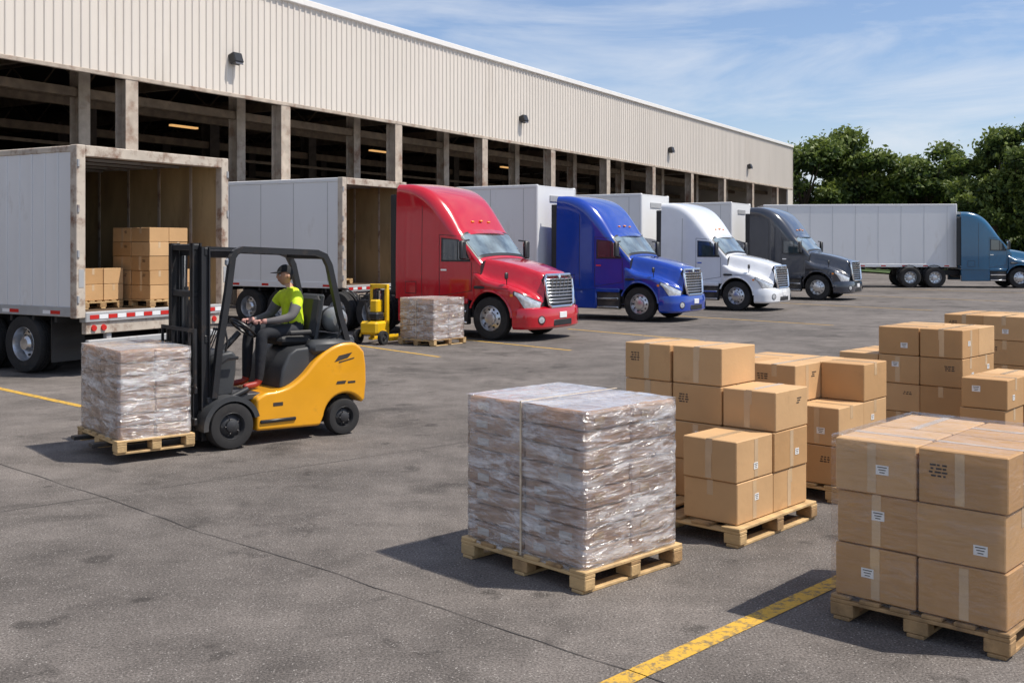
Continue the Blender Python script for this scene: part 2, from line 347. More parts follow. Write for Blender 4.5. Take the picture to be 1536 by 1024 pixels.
    for sg in(-1,1):
        for pad,k,oo in((.03,'black_plastic',.007),(0,'headlight',.013)):
            rows=[]
            for x in np.linspace(.70-pad,1.15,14):
                P=hoodprof(x); row=[]
                f=zf(x); u=(x-.70)/.45
                ztop=f-.03-.05*(1-u)+pad*.5; zbm=ztop-.07-.24*sstep(u*1.6)-pad
                for j in range(7):
                    z=zbm+(ztop-zbm)*j/6
                    yy=np.interp(z,[p[1] for p in P[:17]],[p[0] for p in P[:17]]); row.append((x+.012,sg*(yy+oo),z))
                rows.append(row)
            mb.grid(rows,k)
        rows=[[(x,sg*(Wf(x)+.004),z) for z in(1.04,1.10)] for x in np.linspace(.60,.67,4)]; mb.grid(rows,'amber')
        mb.bx(-.45,-.12,sg*1.16,sg*1.222,1.20,1.27,'black_plastic',.01)
        rows=[[(x,sg*(Wf(x)+.003),z) for z in(1.22,1.232)] for x in np.linspace(-.5,.55,12)]; mb.grid(rows,'black_plastic')
    mb.obj('grille_and_lights',R,40,recalc=False)
    mb=MB()
    def cabpt(x,s):
        P=cabprof(x); i=min(int(s),len(P)-2); t=s-i; return P[i][0]*(1-t)+P[i+1][0]*t,P[i][1]*(1-t)+P[i+1][1]*t
    for sg in(-1,1):
        for xa,xb,sa,ox,oz,k in((-.895,-.47,15.5,.012,.010,'glass_light'),(-.93,-.42,14.6,.006,.005,'black_plastic')):
            rows=[]
            for x in np.linspace(xa,xb,10):
                row=[]
                for s in np.linspace(sa,28,16):
                    y,z=cabpt(x,s); row.append((x+ox,sg*y,z+oz))
                rows.append(row)
            mb.grid(rows,k)
        def side(poly,k,off=.006,n=6):
            (a,b,c,d)=poly; rows=[]
            for i in range(n+1):
                u=i/n; row=[]
                for j in range(n+1):
                    v=j/n; x=(a[0]*(1-u)+b[0]*u)*(1-v)+(d[0]*(1-u)+c[0]*u)*v; z=(a[1]*(1-u)+b[1]*u)*(1-v)+(d[1]*(1-u)+c[1]*u)*v
                    P=cabprof(x)[:21]; yy=np.interp(z,[p[1] for p in P],[p[0] for p in P]); row.append((x,sg*(yy+off),z))
                rows.append(row)
            mb.grid(rows,k)
        side([(-1.42,1.84),(-.62,1.84),(-.86,2.36),(-1.42,2.42)],'black_plastic',.004)
        side([(-1.38,1.88),(-.98,1.88),(-.98,2.36),(-1.38,2.385)],'glass')
        side([(-.95,1.88),(-.69,1.88),(-.87,2.30),(-.95,2.35)],'glass')
        for a,b in(((-1.47,1.0),(-1.47,2.5)),((-.60,1.14),(-.60,1.84)),((-1.98,1.0),(-1.98,3.2))):
            side([(a[0]-.006,a[1]),(a[0]+.006,a[1]),(b[0]+.006,b[1]),(b[0]-.006,b[1])],'black_plastic',.003)
        side([(-1.47,1.0),(-.6,1.0+.14),(-.6,1.152),(-1.47,1.012)],'black_plastic',.003)
        side([(-1.47,2.49),(-.95,2.45),(-.95,2.462),(-1.47,2.502)],'black_plastic',.003)
        side([(-1.42,1.62),(-1.26,1.62),(-1.26,1.66),(-1.42,1.66)],'chrome',.02,2)
        side([(-2.5,1.05),(-2.15,1.05),(-2.15,1.35),(-2.5,1.35)],'black_plastic',.003,2)
        side([(-2.485,1.065),(-2.165,1.065),(-2.165,1.335),(-2.485,1.335)],paint,.006,2)
        mb.box((-.62,sg*1.42,2.12),(.10,.20,.46),'black_plastic',None,.035)
        mb.box((-.675,sg*1.42,2.12),(.006,.16,.40),'chrome')
        mb.tube([(-.66,sg*1.1,2.36),(-.62,sg*1.4,2.34)],.02,'black_plastic',6); mb.tube([(-.66,sg*1.1,1.9),(-.62,sg*1.4,1.92)],.02,'black_plastic',6)
        mb.tube([(.42,sg*1.1,1.25),(.46,sg*1.17,1.46)],.012,'black_plastic',6); mb.box((.46,sg*1.18,1.52),(.06,.12,.16),'black_plastic',None,.025)
        mb.tube([(-.42,sg*.1,1.97),(-.55,sg*.45,2.13)],.01,'black_plastic',6)
        mb.bx(-3.0,-2.8,sg*1.14,sg*1.2,1.1,3.5,'black_plastic',.01)
    rows=[]
    for y in np.linspace(-1.0,1.0,21):
        zc=2.60-.10*(abs(y)**3); rows.append([(-.95,y,zc+.03),(-.80-.10*abs(y)**2,y,zc-.06),(-.83-.10*abs(y)**2,y,zc-.085),(-.95,y,zc-.04)])
    mb.grid(rows,paint)
    for y in(-.8,-.35,0,.35,.8):
        mb.box((-1.08-.12*abs(y)**2,y,2.84-.06*abs(y)),(.07,.10,.04),'amber',None,.012)
    mb.obj('glass_and_trim',R,40,recalc=False)
    mb=MB()
    for sg in(-1,1):
        wheel(mb,(0,sg*1.05,.51),.51,.28,sg)
        for x in rear:
            wheel(mb,(x,sg*1.02,.51),.51,.27,sg,dual=True); wheel(mb,(x,sg*.70,.51),.51,.27,sg,dual=True,holes=0)
            mb.tube([(x+.58*math.cos(a),sg*.9,.53+.58*math.sin(a)) for a in np.linspace(.5,2.64,9)],[.02]*9,'black_plastic',6)
        mb.bx(rear[-1]-.5,.9,sg*.38,sg*.46,.62,.88,'frame_black')
    for x in (0,)+tuple(rear): mb.cyl((x,-1.0,.51),(x,1.0,.51),.09,'frame_black',10)
    mb.bx(-.5,.85,-.7,.7,.45,1.0,'frame_black'); mb.bx(-2.7,-.6,-.98,.98,.5,1.0,'frame_black')
    mb.bx(-3.9,-3.2,-.4,.4,.95,1.05,'frame_black'); mb.cyl((-2.95,-.5,1.),(-2.95,-.5,1.9),.07,'rail_grey')
    mb.obj('wheels_and_chassis',R,40)
    return R
# ------------------------------------------------------------------ trailer
def make_trailer(loc,yaw,L=11.5,Wd=2.6,z0=1.08,z1=4.05,open_end=False,old=False,name='semi_trailer',wheels=None,legs=True,rib=.62):
    left=Vector((-math.sin(yaw),math.cos(yaw),0)); o=Vector((loc[0],loc[1],0))+left*Wd/2
    R=root(name,o,yaw); w=Wd/2; side='trailer_old' if old else 'trailer_white'
    mb=MB()
    for sg in(-1,1):
        mb.bx(-L,-.02,sg*(w-.05),sg*(w-.012),z0+.16,z1-.10,side)
        x=-.5
        while x>-L+.2:
            if old: mb.bx(x-.035,x+.035,sg*(w-.013),sg*(w+.004),z0+.17,z1-.11,side,.006)
            else: mb.bx(x-.008,x+.008,sg*(w-.013),sg*(w-.008),z0+.17,z1-.11,'rail_grey')
            x-=rib
        mb.bx(-L,0,sg*(w-.06),sg*(w+.006),z0,z0+.17,'rail_grey' if old else side,.01)
        mb.bx(-L,0,sg*(w-.06),sg*(w+.006),z1-.11,z1,'rusty_frame' if old else side,.015)
        x=-.4
        while x>-L+.4:
            mb.bx(x-.25,x,sg*(w+.005),sg*(w+.009),z0+.04,z0+.10,'red_lens'); mb.bx(x-.45,x-.25,sg*(w+.005),sg*(w+.009),z0+.04,z0+.10,'white_tape'); x-=1.1
    mb.bx(-L,0,-w+.03,w-.03,z1-.07,z1-.02,side)
    mb.bx(-L,-.02,-w+.06,w-.06,z0,z0+.06,'ply_floor_and_shade')
    mb.bx(-L,-L+.05,-w+.05,w-.05,z0,z1-.05,side)
    if not open_end:
        mb.bx(-.05,0,-w+.05,w-.05,z0+.02,z1-.05,side,.01)
        for sg in(-1,1): mb.bx(-.10,.012,sg*(w-.10),sg*(w+.010),z0+.005,z1+.004,side,.03)
        mb.bx(.0,.03,-.5,.5,z1-.5,z1-.3,'rail_grey',.01)
    mb.obj('box_body',R)
    if open_end:
        mb=MB(); fr='rusty_frame'
        for sg in(-1,1):
            mb.bx(-.14,.03,sg*(w-.17),sg*(w+.012),z0-.02,z1+.01,fr,.012)
            mb.bx(.03,.036,sg*(w-.13),sg*(w-.03),z0+.5,z0+.8,'rail_grey')
            for k in range(4): 
                z=z0+.3+k*(z1-z0-.6)/3; mb.cyl((.03,sg*(w-.02),z-.06),(.03,sg*(w-.02),z+.06),.025,'rail_grey',8)
            mb.bx(-L*.45,-.14,sg*(w-.075),sg*(w-.052),z0+.06,z1-.12,'ply'); mb.bx(-L+.06,-L*.45,sg*(w-.075),sg*(w-.052),z0+.06,z1-.12,'ply_floor_and_shade')  # deeper wall panels use a darker colour that paints in interior shade
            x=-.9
            while x>-L+.3: mb.bx(x-.03,x+.03,sg*(w-.095),sg*(w-.074),z0+.06,z1-.12,'rusty_frame' if x>-L*.45 else 'ply_floor_and_shade'); x-=.9
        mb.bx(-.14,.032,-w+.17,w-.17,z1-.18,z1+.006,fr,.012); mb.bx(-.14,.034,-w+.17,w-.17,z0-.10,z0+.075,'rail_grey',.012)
        mb.bx(-L+.06,-L+.1,-w+.07,w-.07,z0+.06,z1-.1,'int_dark'); mb.bx(-L+.06,-.16,-w+.075,w-.075,z1-.085,z1-.075,'ply_floor_and_shade')  # dark end wall and ceiling lining, interior shade put into their colour
        for k in range(14):
            x=-.5-k*.75
            if x>-L+.2: mb.bx(x-.02,x+.02,-w+.08,w-.08,z1-.14,z1-.09,'rail_grey')
        y=-w+.25;k=0
        while y<w-.35:
            mb.box((.0375,y+.09,z0-.01),(.006,.18,.07),'red_lens' if k%2==0 else 'white_tape'); y+=.19;k+=1
        mb.bx(-.10,.0,-w+.25,w-.25,.50,.62,'rail_grey',.015)
        for y in(-w+.7,w-.7): mb.bx(-.12,-.04,y-.05,y+.05,.62,z0-.1,'rail_grey')
        for y in(-w+.35,-w+.55,w-.35,w-.55): mb.lathe([(0,.03),(.05,.03),(.055,0)],(.0,y,z0-.2),(1,0,0),'red_lens',14)
        mb.bx(-.12,.0,-w+.2,w-.2,z0-.30,z0-.10,fr,.01)
        for sg in(-1,1): mb.bx(-.75,-.735,sg*(w-.75),sg*(w-.08),.22,z0-.02,'black_plastic')
        mb.obj('rear_frame_and_interior',R)
    mb=MB(); wheels=wheels if wheels is not None else (-L+1.3,-L+2.5)
    for x in wheels:
        for sg in(-1,1): wheel(mb,(x,sg*(w-.17),.51),.51,.28,sg,dual=True); wheel(mb,(x,sg*(w-.50),.51),.51,.28,sg,dual=True,holes=0)
        mb.cyl((x,-w+.2,.51),(x,w-.2,.51),.08,'frame_black',10)
    mb.bx(min(wheels)-.7,max(wheels)+.7,-.55,-.45,.68,z0-.01,'frame_black'); mb.bx(min(wheels)-.7,max(wheels)+.7,.45,.55,.68,z0-.01,'frame_black')
    x=-.6
    while x>-L: mb.bx(x-.03,x+.03,-w+.06,w-.06,z0-.11,z0-.005,'frame_black'); x-=.6
    if legs:
        for sg in(-1,1): mb.bx(-2.8,-2.68,sg*.85-.06,sg*.85+.06,.12,z0,'frame_black'); mb.bx(-2.9,-2.58,sg*.85-.13,sg*.85+.13,.08,.12,'frame_black')
    mb.obj('axles_and_wheels',R)
    return R
# ------------------------------------------------------------------ pallets & boxes
def pallet(mb,x0,y0,L,Wd,z=0.,k='wood'):
    n=6; bw=Wd*.115
    for i in range(n):
        y=y0+bw/2+(Wd-bw)*i/(n-1); mb.box((x0+L/2+random.uniform(-.006,.006),y,z+.133),(L,bw*random.uniform(.92,1.05),.022),k if random.random()<.75 else 'wood_dark',Matrix.Rotation(random.uniform(-.006,.006),3,'Z'),.004)
    for x in(x0+.05,x0+L/2,x0+L-.05):
        mb.box((x,y0+Wd/2,z+.111),(.1,Wd,.021),'wood_dark' if x==x0+L/2 else k,None,.003)
        for y in(y0+.07,y0+Wd/2,y0+Wd-.07): mb.box((x,y,z+.0615),(.1,.14,.077),k if (x+y)%.2>.08 else 'wood_dark',None,.006)
    for y in(y0+.07,y0+Wd/2,y0+Wd-.07): mb.box((x0+L/2,y,z+.011),(L,.1,.022),k,None,.004)
def carton(mb,c,sz):
    k='cardboard_'+random.choice('abc'); j=lambda a:random.uniform(-a,a)
    Rm=Matrix.Rotation(j(.016),3,'Z'); c=Vector(c)+Vector((j(.008),j(.008),0)); sx,sy,sz_=sz[0]-.010,sz[1]-.010,sz[2]-.006
    def B(off,s,kk,bev=0): mb.box(c+Rm@Vector(off),s,kk,Rm,bev)
    B((0,0,0),(sx,sy,sz_),k,.006)
    al=random.random()<.5
    t=.052
    if al:
        B((0,0,sz_/2+.0005),(sx-.012,.004,.002),'seam'); B((0,0,sz_/2+.0012),(sx+.002,t,.0016),'tape')
        for s in(-1,1): B((s*(sx/2+.0008),0,sz_/2-.055),(.0016,t,.11),'tape')
    else:
        B((0,0,sz_/2+.0005),(.004,sy-.012,.002),'seam'); B((0,0,sz_/2+.0012),(t,sy+.002,.0016),'tape')
        for s in(-1,1): B((0,s*(sy/2+.0008),sz_/2-.055),(t,.0016,.11),'tape')
    if random.random()<.5: B((-(sx/2+.001),j(.02),0),(.0016,t,sz_-.02),'tape')
    if random.random()<.4: B((j(.02),-(sy/2+.001),0),(t,.0016,sz_-.02),'tape')
    r=random.random()
    if r<.3:
        y=j(sy*.28);z=j(sz_*.2); B((-(sx/2+.0018),y,z),(.002,.075,.055),'label')
        for q in range(3): B((-(sx/2+.0032),y,z+.016-q*.015),(.001,.055-.012*q,.005),'ink')
    elif r<.62:
        y=sy*random.choice((-.28,.2));z=sz_*.22
        for q in range(random.randint(2,4)):
            yy=y
            for w_ in range(3): 
                l=random.uniform(.012,.035); B((-(sx/2+.0015),yy,z-q*.020),(.001,l,.010),'ink'); yy+=l/2+.022
    if random.random()<.35:
        x=j(sx*.2);z=j(sz_*.2); B((x,-(sy/2+.0018),z),(.06,.002,.05),'label')
        for q in range(3): B((x,-(sy/2+.0032),z+.014-q*.013),(.045-.01*q,.001,.004),'ink')
    elif random.random()<.4:
        for q in range(3): B((sx*.2+j(.02),-(sy/2+.0015),sz_*.25-q*.018),(random.uniform(.04,.1),.001,.008),'ink')
def box_stack(loc,yaw,cols,bx,by,h,L,Wd,parent=None,base=0.,name='pallet_of_cardboard_boxes',pk='wood',off=(.02,.02)):
    R=root(name,(loc[0],loc[1],base),yaw)
    if parent: R.parent=parent
    mb=MB(); pallet(mb,0,0,L,Wd,0,pk); mb.obj('pallet',R)
    mb=MB()
    for (i,j),n in cols.items():
        for q in range(n): carton(mb,(off[0]+bx*(i+.5),off[1]+by*(j+.5),.146+h*(q+.5)),(bx,by,h))
    mb.obj('cartons',R); return R
def wrapped_load(loc,yaw,L,Wd,h,rows,nx,ny,base=0.,parent=None,name='shrink_wrapped_pallet',strap=True):
    R=root(name,(loc[0],loc[1],base),yaw)
    if parent: R.parent=parent
    mb=MB(); pallet(mb,0,0,L,Wd,0,'wood'); mb.obj('pallet',R)
    mb=MB(); hh=h/rows; m=.035; bx=(L-2*m)/nx; by=(Wd-2*m)/ny
    for q in range(rows):
        for i in range(nx):
            for j in range(ny):
                dx,dy=random.uniform(-.008,.008),random.uniform(-.008,.008)
                mb.box((m+bx*(i+.5)+dx,m+by*(j+.5)+dy,.146+hh*(q+.5)),(bx-.012,by-.014,hh-.010),random.choice(('wrapped_box','wrapped_box','wrapped_box_b')),None,.010)
                for u in(.3,.72):
                    if random.random()<.5: mb.box((m+bx*i+dx+.004,m+by*(j+u)+dy,.146+hh*(q+.5)),(.004,by*.2,hh*.4),'label')
                    if random.random()<.5: mb.box((m+bx*(i+u)+dx,m+by*j+dy+.005,.146+hh*(q+.5)),(bx*.2,.004,hh*.4),'tape')
    mb.obj('cartons',R)
    mb=MB(); NZ=rows*5; z0=.12
    x0,x1,y0,y1=m-.010,L-m+.010,m-.010,Wd-m+.010; r=.03; n=24
    def edge(a,b,cnt): return [(a[0]+(b[0]-a[0])*i/cnt,a[1]+(b[1]-a[1])*i/cnt) for i in range(cnt)]
    pts=edge((x0+r,y0),(x1-r,y0),n)+edge((x1-r,y0),(x1,y0+r),3)+edge((x1,y0+r),(x1,y1-r),n)+edge((x1,y1-r),(x1-r,y1),3)+edge((x1-r,y1),(x0+r,y1),n)+edge((x0+r,y1),(x0,y1-r),3)+edge((x0,y1-r),(x0,y0+r),n)+edge((x0,y0+r),(x0+r,y0),3)
    cx,cy=(x0+x1)/2,(y0+y1)/2; rowsv=[]
    for q in range(NZ+1):
        z=z0+(.146+h+.006-z0)*q/NZ; ring=[]
        lay=abs(math.sin(math.pi*max(0,z-.146)/hh))
        for k,(x,y) in enumerate(pts):
            d=.006*lay+RNG.normal(0,.0009); nx_,ny_=x-cx,y-cy; l=math.hypot(nx_,ny_); ring.append((x+nx_/l*d,y+ny_/l*d,z))
        rowsv.append(ring)
    mb.grid(rowsv,'film',wrap=True)
    T=[[(x0+(x1-x0)*i/24,y0+(y1-y0)*j/24,.146+h+.010+RNG.normal(0,.0012)+(-.006 if abs(j-12)<1 and ny>1 else 0)) for j in range(25)] for i in range(25)]
    mb.grid(T,'film_top')
    mb.obj('stretch_film',R,80,recalc=False)
    if strap:
        mb=MB()
        mb.box((m-.022,Wd*.5,.146+h/2),(.003,.016,h+.03),'strap'); mb.box((L/2,Wd*.5,.146+h+.018),(L-2*m+.05,.016,.003),'strap')
        mb.obj('strapping',R)
    return R
# ================================================================== SETTING
def sheet(name,pts,z,k):
    me=D.meshes.new(name); me.from_pydata([(p[0],p[1],z) for p in pts],[],[list(range(len(pts)))]); me.materials.append(k); o=D.objects.new(name,me); SC.collection.objects.link(o); return o
sheet('asphalt_ground',[(-500,-200),(600,-200),(600,900),(-500,900)],0,asphalt_mat())
LM=line_mat()
def pline(a,b,w=.11):
    a=Vector(a);b=Vector(b);d=(b-a).normalized();n=Vector((-d.y,d.x))*w/2
    sheet('painted_bay_line',[a+n,a-n,b-n,b+n],.004,LM)
pline((-.9,3.95),(4.4,9.37),.125)
pline((-11.5,19.9),(-5.9,14.75),.12)
for a,b in(((-3.5,24.0),(-1.45,21.4)),((-1.4,25.7),(1.25,22.75)),((1.5,28.7),(4.4,25.2)),((4.9,34.5),(9.0,30.0)),((10.5,42.0),(14.5,37.0)),((15,49),(20,43)),((20,56),(27,48))): pline(a,b,.10)
def joint(a,b):
    a=Vector(a);b=Vector(b);N=60;d=(b-a).normalized();n=Vector((-d.y,d.x)); mb=MB(); rows=[];off=0
    for i in range(N+1):
        off=off*.85+random.gauss(0,.008); p=a+(b-a)*i/N+n*off; w=random.uniform(.002,.005); rows.append([(p.x+n.x*w,p.y+n.y*w,.004),(p.x-n.x*w,p.y-n.y*w,.004)])
    mb.grid(rows,'joint'); mb.obj('pavement_joint',None,recalc=False)
joint((-8,13.45),(.9,5.3)); joint((-6.5,7.0),(9.5,20.5)); joint((-14,12),(-1,23.5))
sheet('grass',[(30,84),(400,60),(400,400),(30,400)],.12,MT['grass'])
mb=MB(); yawk=math.atan2(-24,370)
mb.box((215,71.9,.07),(370.8,.2,.14),'concrete',Matrix.Rotation(yawk,3,'Z'),.01); mb.obj('kerb')
# ------------------------------------------------------------------ warehouse
BY=math.atan2(-.8652,-.5014)
WR=root('warehouse_building',(25.6,98,0),BY); ZB=7.5; ZT=11.25; TL=110; DP=34
mb=MB(); prof=[]; t=0.
while t<TL:
    prof+=[(t,0),(t+.20,0),(t+.225,.04),(t+.285,.04),(t+.31,0)]; t+=.31
mb.grid([[(a,b,ZB) for a,b in prof],[(a,b,ZT) for a,b in prof]],'wall_metal')
mb.obj('metal_cladding_band',WR,20,recalc=False)
mb=MB()
mb.bx(-.12,TL,-.02,.14,ZT-.02,ZT+.22,'trim_white',.02); mb.bx(0,TL,-.06,.06,ZB-.12,ZB+.004,'steel_col',.01)
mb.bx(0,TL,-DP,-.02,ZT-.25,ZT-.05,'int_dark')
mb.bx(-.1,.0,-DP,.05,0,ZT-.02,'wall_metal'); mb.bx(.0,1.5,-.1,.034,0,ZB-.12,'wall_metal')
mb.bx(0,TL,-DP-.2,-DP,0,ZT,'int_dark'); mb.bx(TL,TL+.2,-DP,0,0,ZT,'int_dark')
mb.obj('walls_and_roof',WR)
mb=MB()
cols=[4.7+7*i for i in range(15)]
for c in cols:
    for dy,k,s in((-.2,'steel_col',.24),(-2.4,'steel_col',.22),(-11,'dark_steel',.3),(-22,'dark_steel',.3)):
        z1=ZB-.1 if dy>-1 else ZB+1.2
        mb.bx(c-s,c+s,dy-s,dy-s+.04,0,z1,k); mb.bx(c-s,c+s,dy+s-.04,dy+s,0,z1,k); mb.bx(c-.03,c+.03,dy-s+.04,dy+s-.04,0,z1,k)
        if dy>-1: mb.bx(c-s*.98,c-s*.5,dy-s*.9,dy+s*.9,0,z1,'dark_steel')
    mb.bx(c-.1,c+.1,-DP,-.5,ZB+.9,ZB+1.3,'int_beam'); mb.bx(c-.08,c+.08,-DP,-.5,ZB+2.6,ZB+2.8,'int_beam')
    for q in range(10):
        y=-1.5-q*3.2; mb.tube([(c,y,ZB+1.3),(c,y-1.6,ZB+2.6),(c,y-3.2,ZB+1.3)],.06,'int_beam',4)
for y,z,s in((-2.4,ZB-.35,.14),(-2.4,ZB+.6,.10),(-5.5,ZB-.2,.12),(-8,ZB+.4,.12),(-11,ZB-.5,.16),(-15,ZB,.12),(-22,ZB-.6,.16),(-28,ZB,.14),(-9,ZB-1.3,.06),(-13,ZB-1.8,.08)):
    mb.bx(0,TL,y-s,y+s,z-s,z+s,'int_beam')
mb.bx(0,TL,-DP+.02,-DP+.1,3.5,3.8,'int_beam'); mb.bx(0,TL,-6.2,-6.1,4.2,4.3,'dark_steel')
mb.obj('steel_frame',WR)
mb=MB()
for c in cols[4::2]: mb.box((c+3.5,-9,ZB-.05),(1.5,.2,.08),'warm_lamp')
mb.obj('interior_strip_lamps',WR)
mb=MB()
for t_ in(13.1,30.1,50.2,70.4,90.5):
    mb.box((t_,.2,8.68),(.42,.30,.36),'black_plastic',Matrix.Rotation(.35,3,'X'),.03); mb.box((t_,.06,8.7),(.2,.14,.2),'black_plastic',None,.01); mb.box((t_,.33,8.60),(.34,.02,.26),'lamp_lens',Matrix.Rotation(.35,3,'X'))
mb.obj('wall_floodlights',WR)
# ------------------------------------------------------------------ trees
def leaf_cloud(lobes,per,size,seed):
    rg=np.random.default_rng(seed); C=[]
    for (cx,cy,cz,r,rz) in lobes:
        d=rg.normal(size=(per,3)); d/=np.linalg.norm(d,axis=1)[:,None]; rad=rg.random(per)**.42*(1+.16*rg.normal(size=per))
        p=d*rad[:,None]*np.array([r,r,rz])+np.array([cx,cy,cz]); C.append(np.c_[p,rad,d[:,2],d[:,0]])
    C=np.vstack(C); n=len(C)
    a=rg.normal(size=(n,3)); a/=np.linalg.norm(a,axis=1)[:,None]; b=np.cross(a,rg.normal(size=(n,3))); b/=np.linalg.norm(b,axis=1)[:,None]
    s=size*(.6+.8*rg.random(n))[:,None]; c=C[:,:3]
    V=np.stack([c-a*s,c+b*s*.5,c+a*s,c-b*s*.5],1).reshape(-1,3)
    F_=np.arange(4*n).reshape(-1,4)
    lit=C[:,3]*.5+C[:,4]*.5+rg.normal(size=n)*.25  # outer and upper leaves get lighter colours, painting light and shade into the crown
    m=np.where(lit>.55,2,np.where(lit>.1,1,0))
    return V,F_,m
def tree_meshes(seed,h=12.,wd=5.2,size=.21,per=640,nl=30):
    rr=random.Random(seed); mb=MB()
    mb.tube([(0,0,0),(.1,0,h*.18),(.0,.1,h*.35),(.1,0,h*.6)],[.38,.28,.24,.12],'bark',9)
    lobes=[]
    for i in range(nl):
        a=rr.uniform(0,6.28); zz=rr.uniform(.22,.93); env=math.sin(math.pi*min(1,(zz-.08)/.95))**.6
        q=rr.uniform(.35,1)*wd*env*.72; x,y,z=q*math.cos(a),q*math.sin(a),zz*h; r=rr.uniform(.9,1.9)*wd/5.2
        lobes.append((x,y,z,r,r*.72)); 
        if i%2==0: mb.tube([(0,0,h*.25+zz*h*.2),(x*.5,y*.5,z*.75),(x,y,z)],[.13,.08,.03],'bark',6)
    V,F_,m=leaf_cloud(lobes,per,size,seed)
    me=D.meshes.new('foliage'); me.from_pydata(V.tolist(),[],F_.tolist())
    for k in('leaf_shaded','leaf_mid','leaf_lit'): me.materials.append(MT[k])
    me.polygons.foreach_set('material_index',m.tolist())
    return mb,me
TV=[tree_meshes(s) for s in(3,8,21)]
TM=[]
for mb,me in TV:
    o=mb.obj('trunk'); TM.append((o.data,me)); D.objects.remove(o)
def tree(x,y,h,w,v,rot):
    R=root('deciduous_tree',(x,y,0),rot); R.scale=(w,w,h/12.4)
    for nm,me in(('trunk',TM[v][0]),('foliage',TM[v][1])):
        o=D.objects.new(nm,me); SC.collection.objects.link(o); o.parent=R
T=[(30.5,112,13.8,1.2,0),(37,114,15.6,1.35,1),(43,111,13.2,1.2,2),(47.5,114,10.6,1.0,0),(40.5,90,12.9,1.0,1),(45.5,88,13.4,1.05,2),(50,92,13,1.1,0),(56,92,13,1.1,1),(52,112,11,1.2,2),(62,95,13,1.1,2),(70,96,12,1.2,0),(60,115,13,1.2,0),(80,98,13,1.3,1),(24,118,13.2,1.1,2)]
for i,(x,y,h,w,v) in enumerate(T): tree(x,y,h,w,v,i*1.3)
lob=[]; rr=random.Random(4)
for i in range(90):
    x=rr.uniform(5,120); lob.append((x,rr.uniform(122,130),rr.uniform(1,8),rr.uniform(1.8,3),rr.uniform(1.4,2.6)))
for i in range(70):
    x=rr.uniform(33,110); lob.append((x,rr.uniform(97,100),rr.uniform(.6,2.6),rr.uniform(1.2,2),rr.uniform(1,1.8)))
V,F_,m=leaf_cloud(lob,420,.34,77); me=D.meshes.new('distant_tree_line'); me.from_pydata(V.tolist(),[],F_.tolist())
for k in('leaf_shaded','leaf_mid','leaf_lit'): me.materials.append(MT[k])
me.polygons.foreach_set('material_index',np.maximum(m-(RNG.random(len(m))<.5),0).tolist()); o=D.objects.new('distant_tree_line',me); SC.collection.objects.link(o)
# ================================================================== VEHICLES
YB=math.atan2(-.5014,.8652); YT=math.radians(-33)
t1=make_trailer((-7.28,17.9),YB,L=11,Wd=3.45,z0=1.02,z1=3.9,open_end=True,old=True,wheels=(-1.45,-2.65),rib=.34,legs=False)
t2=make_trailer((-4.54,28.6),YB,L=9.5,Wd=2.9,z0=1.08,z1=4.05,open_end=True,wheels=(-2.2,-3.4),legs=False,rib=1.2)
def ab(a,b): return (a*.5014+b*.8652, a*.8652-b*.5014)
for a,b,l in((29.0,-15.9,11.),(35.7,-15.3,11.5),(44.5,-14.9,12)):
    make_trailer(ab(a,b),YB,L=l,Wd=2.6,z0=1.1,z1=4.12,rib=1.2)
make_truck((-.49,25.3),YT,'paint_red')
make_truck((3.77,31.6),YT,'paint_blue',rear=(-4.0,-5.15))
make_truck((7.73,36.9),YT,'paint_white',rear=(-4.0,-5.15))
make_truck((12.6,44.2),YT,'paint_dark',rear=(-4.0,-5.15),scale=1.03)
YF=math.radians(-6)
make_trailer((23.9,57.6),YF,L=10.2,Wd=2.6,z0=1.1,z1=4.5,rib=1.2,wheels=(-8.8,-7.6))
make_truck((26.95,56.9),YF,'paint_teal',rear=(-4.0,-5.2),scale=1.08)
box_stack((-1.30,.05),0,{(0,0):5,(0,1):5,(1,0):5,(1,1):5},.5,.46,.265,1.05,.96,parent=t1,base=1.085,name='boxes_on_pallet')
box_stack((-1.5,1.08),0,{(0,0):2,(1,0):2},.5,.46,.27,1.05,.5,parent=t1,base=1.085,name='boxes_on_pallet')
box_stack((-1.9,-.92),0,{(0,0):2,(1,0):2,(0,1):2,(1,1):2},.5,.44,.29,1.05,.88,parent=t1,base=1.085,name='boxes_on_pallet')
box_stack((-2.2,-.6),0,{(0,0):1,(0,1):2,(1,0):2},.5,.48,.26,1.1,1.0,parent=t2,base=1.145,name='boxes_on_pallet')
# ================================================================== FORKLIFT
FY=math.atan2(-.638,-.77); Lf=Vector((-math.sin(FY),math.cos(FY),0))
fo=Vector((-3.09,11.7,0))-Lf*.47
FK=root('forklift',fo,FY)
def body(name,prof,hw,k,bev=.03):
    m_=MB(); m_.prism(prof,-hw,hw,k); return m_.obj(name,FK,bevel=bev)
arc=lambda cx,cz,r,a0,a1,n:[(cx+r*math.cos(a),cz+r*math.sin(a)) for a in np.linspace(math.radians(a0),math.radians(a1),n)]
cv=pc([-1.69,-1.6,-1.45,-1.25,-1.05,-.9,-.72,-.55,-.40,-.30],[.96,1.05,1.075,1.03,.90,.75,.63,.585,.57,.52])
prof=[(-.30,.16)]+[(x,cv(x)) for x in np.linspace(-.30,-1.69,26)]+[(-1.715,.80),(-1.72,.60),(-1.70,.40)]
prof+=arc(-1.42,.21,.275,150,8,14)+[(-1.10,.14)]
body('counterweight_and_side_panels',prof,.53,'forklift_yellow',.035)
body('engine_cover',[(-.62,.58),(-.66,.80),(-.74,.98),(-.84,1.04),(-1.2,1.06),(-1.33,1.12),(-1.42,1.16),(-1.58,1.16),(-1.63,1.10),(-1.55,.9),(-1.2,.7)],.44,'forklift_grey',.04)
